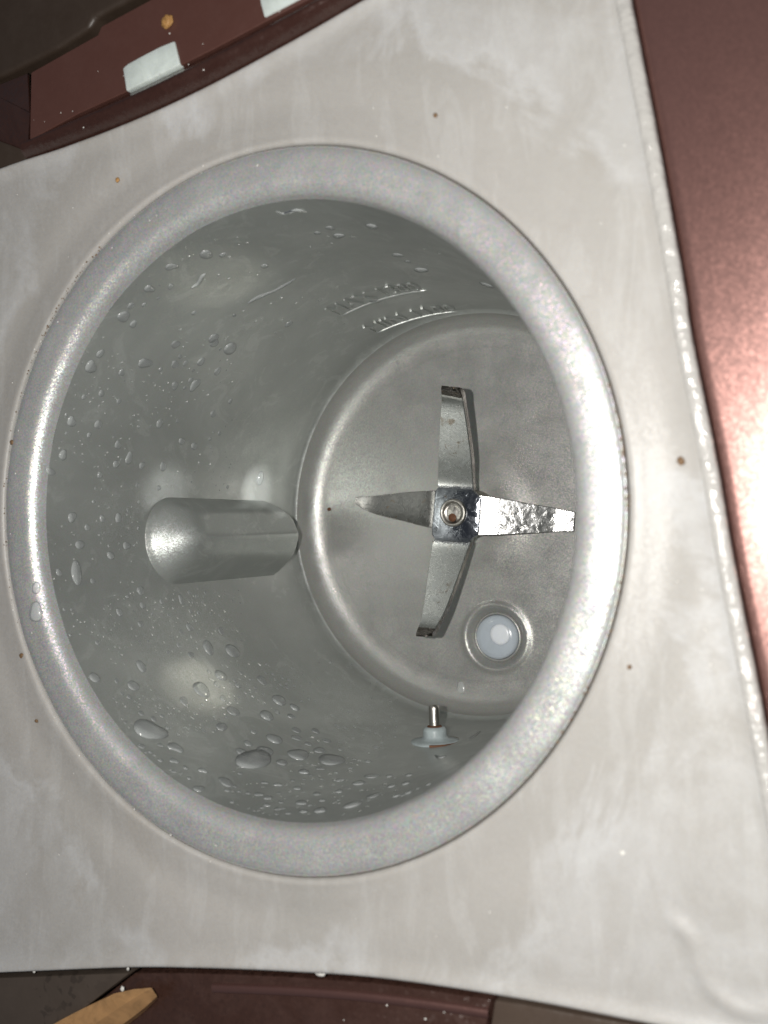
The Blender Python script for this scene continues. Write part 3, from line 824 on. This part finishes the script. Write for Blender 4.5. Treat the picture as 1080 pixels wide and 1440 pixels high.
run([(648, 958), (648, 970), (647, 981)], .14, 'upright water drop at the edge of the cup floor beside the valve')
run([(612, 1062), (620, 1066), (628, 1063)], .06, 'small water smear on the wall just below the sensor pin')
run([(660, 1040), (668, 1035), (676, 1028)], .05, 'small water smear on the wall right of the sensor pin')
p = at(50, 861, .12)
tag(place(DM[2], p, Vector((.25, 0, 1)), .17, 1.1, 1.5, .9), 'clear water droplet sitting on the left part of the cup rim', 'water droplet')
p = at(50, 826, .12)
tag(place(DM[4], p, Vector((.25, 0, 1)), .10, 1.1, 1.5, .9), 'smaller water droplet on the rim above the clear large rim droplet', 'water droplet')

# ------------------------------------------------------------------ crumbs and dust
def crumb(u, v_, z, r, mat, label, cat='crumb', seed=0, sq=.6):
    rnd = random.Random(seed); bm = bmesh.new(); bmesh.ops.create_icosphere(bm, subdivisions=3, radius=1)
    off = rnd.uniform(0, 50)
    for q in bm.verts:
        q.co *= 1 + .35 * noise.noise(q.co * 1.6 + Vector((off, 0, 0))); q.co.z *= sq; q.co.x *= 1 + .3 * rnd.random() * 0 + .15
        q.co *= r * S
    me = bpy.data.meshes.new('crumb'); bm.to_mesh(me); bm.free()
    p = at(u, v_, z + r * sq * .6); o = obj('crumb', me, mat, None, True, p * S); o.rotation_euler.z = rnd.uniform(0, 3)
    tag(o, label, cat)
crumb(957, 648, .0, .055, M['brown_speck'], 'brown soy crumb on the pale plate between cup rim and shell', seed=1)
crumb(165, 253, .0, .045, M['crumb'], 'orange crumb on the pale plate at upper left', seed=2)
crumb(235, 30, ZS - .13, .12, M['crumb'], 'amber bean crumb stuck to the brown hinge strip', seed=3)
crumb(875, 1200, .0, .04, M['fleck'], 'pale cream crumb on the plate at lower right', seed=4)
crumb(612, 162, .0, .035, M['brown_speck'], 'tiny brown crumb on the plate right of the top of the rim', seed=5)
crumb(450, 1366, -.2, .09, M['fleck'], 'white crumb on the lower edge of the pale plate', seed=6)
crumb(30, 922, .0, .045, M['brown_speck'], 'brown crumb in the seam left of the cup rim', seed=7)
crumb(51, 1014, .0, .035, M['brown_speck'], 'small brown crumb on the plate below the left of the rim', seed=8)
crumb(17, 622, .0, .05, M['brown_speck'], 'dark crumb wedged in the seam at the far left of the rim', seed=9)
crumb(885, 938, .0, .03, M['brown_speck'], 'tiny brown crumb on the plate right of the rim', seed=10)
crumb(463, 716, ZF, .05, M['rust'], 'rust coloured speck at the left edge of the cup floor', seed=11)
def scatter(n, fn): return [x for x in (fn() for _ in range(n)) if x]
dust = []
U = rr.uniform
for _ in range(130):
    u, v_ = U(0, 1080), U(0, 1440); p = at(u, v_, 0); r = sqrt(p.x ** 2 + p.y ** 2); a = atan2(p.y, p.x) % (2 * pi)
    if r < 6.7 or r > RA[int(a / (2 * pi) * NA) % NA] - .2: continue
    dust.append((p, Vector((0, 0, 1)), U(.006, .016)))
for _ in range(40):                     # along the rim
    a = rr.uniform(pi * .5, pi * 1.45); r = rr.choice([6.45, 6.55, 6.58, 6.1, 6.2]); dust.append((Vector((r * cos(a), r * sin(a), .03 if r > 6.5 else .14 if r < 6.4 else .06)), Vector((0, 0, 1)), U(.008, .022)))
for _ in range(24):                     # hinge strip and bead
    t = U(0, 1); u = 45 + 400 * t; v0 = 190 - 190 * t; dv = U(-70, 25); z = ZS - .13 if dv < -8 else ZS
    dust.append((at(u, v0 + dv, z), Vector((0, 0, 1)), U(.005, .018)))
for _ in range(9):
    u = U(220, 680); dust.append((at(u, bv(u) + U(5, 70), -.38), Vector((0, 0, 1)), U(.01, .03)))
for u, v_, r in ((342, 1355, .05), (48, 1366, .05), (180, 1362, .05), (172, 1391, .07), (203, 122, .05), (43, 216, .06), (62, 168, .05), (144, 114, .035)):
    dust.append((at(u, v_, .03 if v_ < 1300 else -.1), Vector((0, 0, 1)), r * .8))
blobs('residue_flecks', dust, M['fleck'], 'tiny white flecks of dried soy residue on plate and shell', 'residue', .7, 6)
grime = []
for _ in range(150):
    a = rr.choice([U(2.2, 3.6), U(2.2, 2.7), U(0, .3), U(-.7, .1)]); r = U(6.485, 6.56); grime.append((Vector((r * cos(a), r * sin(a), .0)), Vector((0, 0, 1)), U(.006, .02)))
blobs('seam_grime', grime, M['brown_speck'], 'brown grime caught in the seam round the cup rim', 'grime', .5, 6)
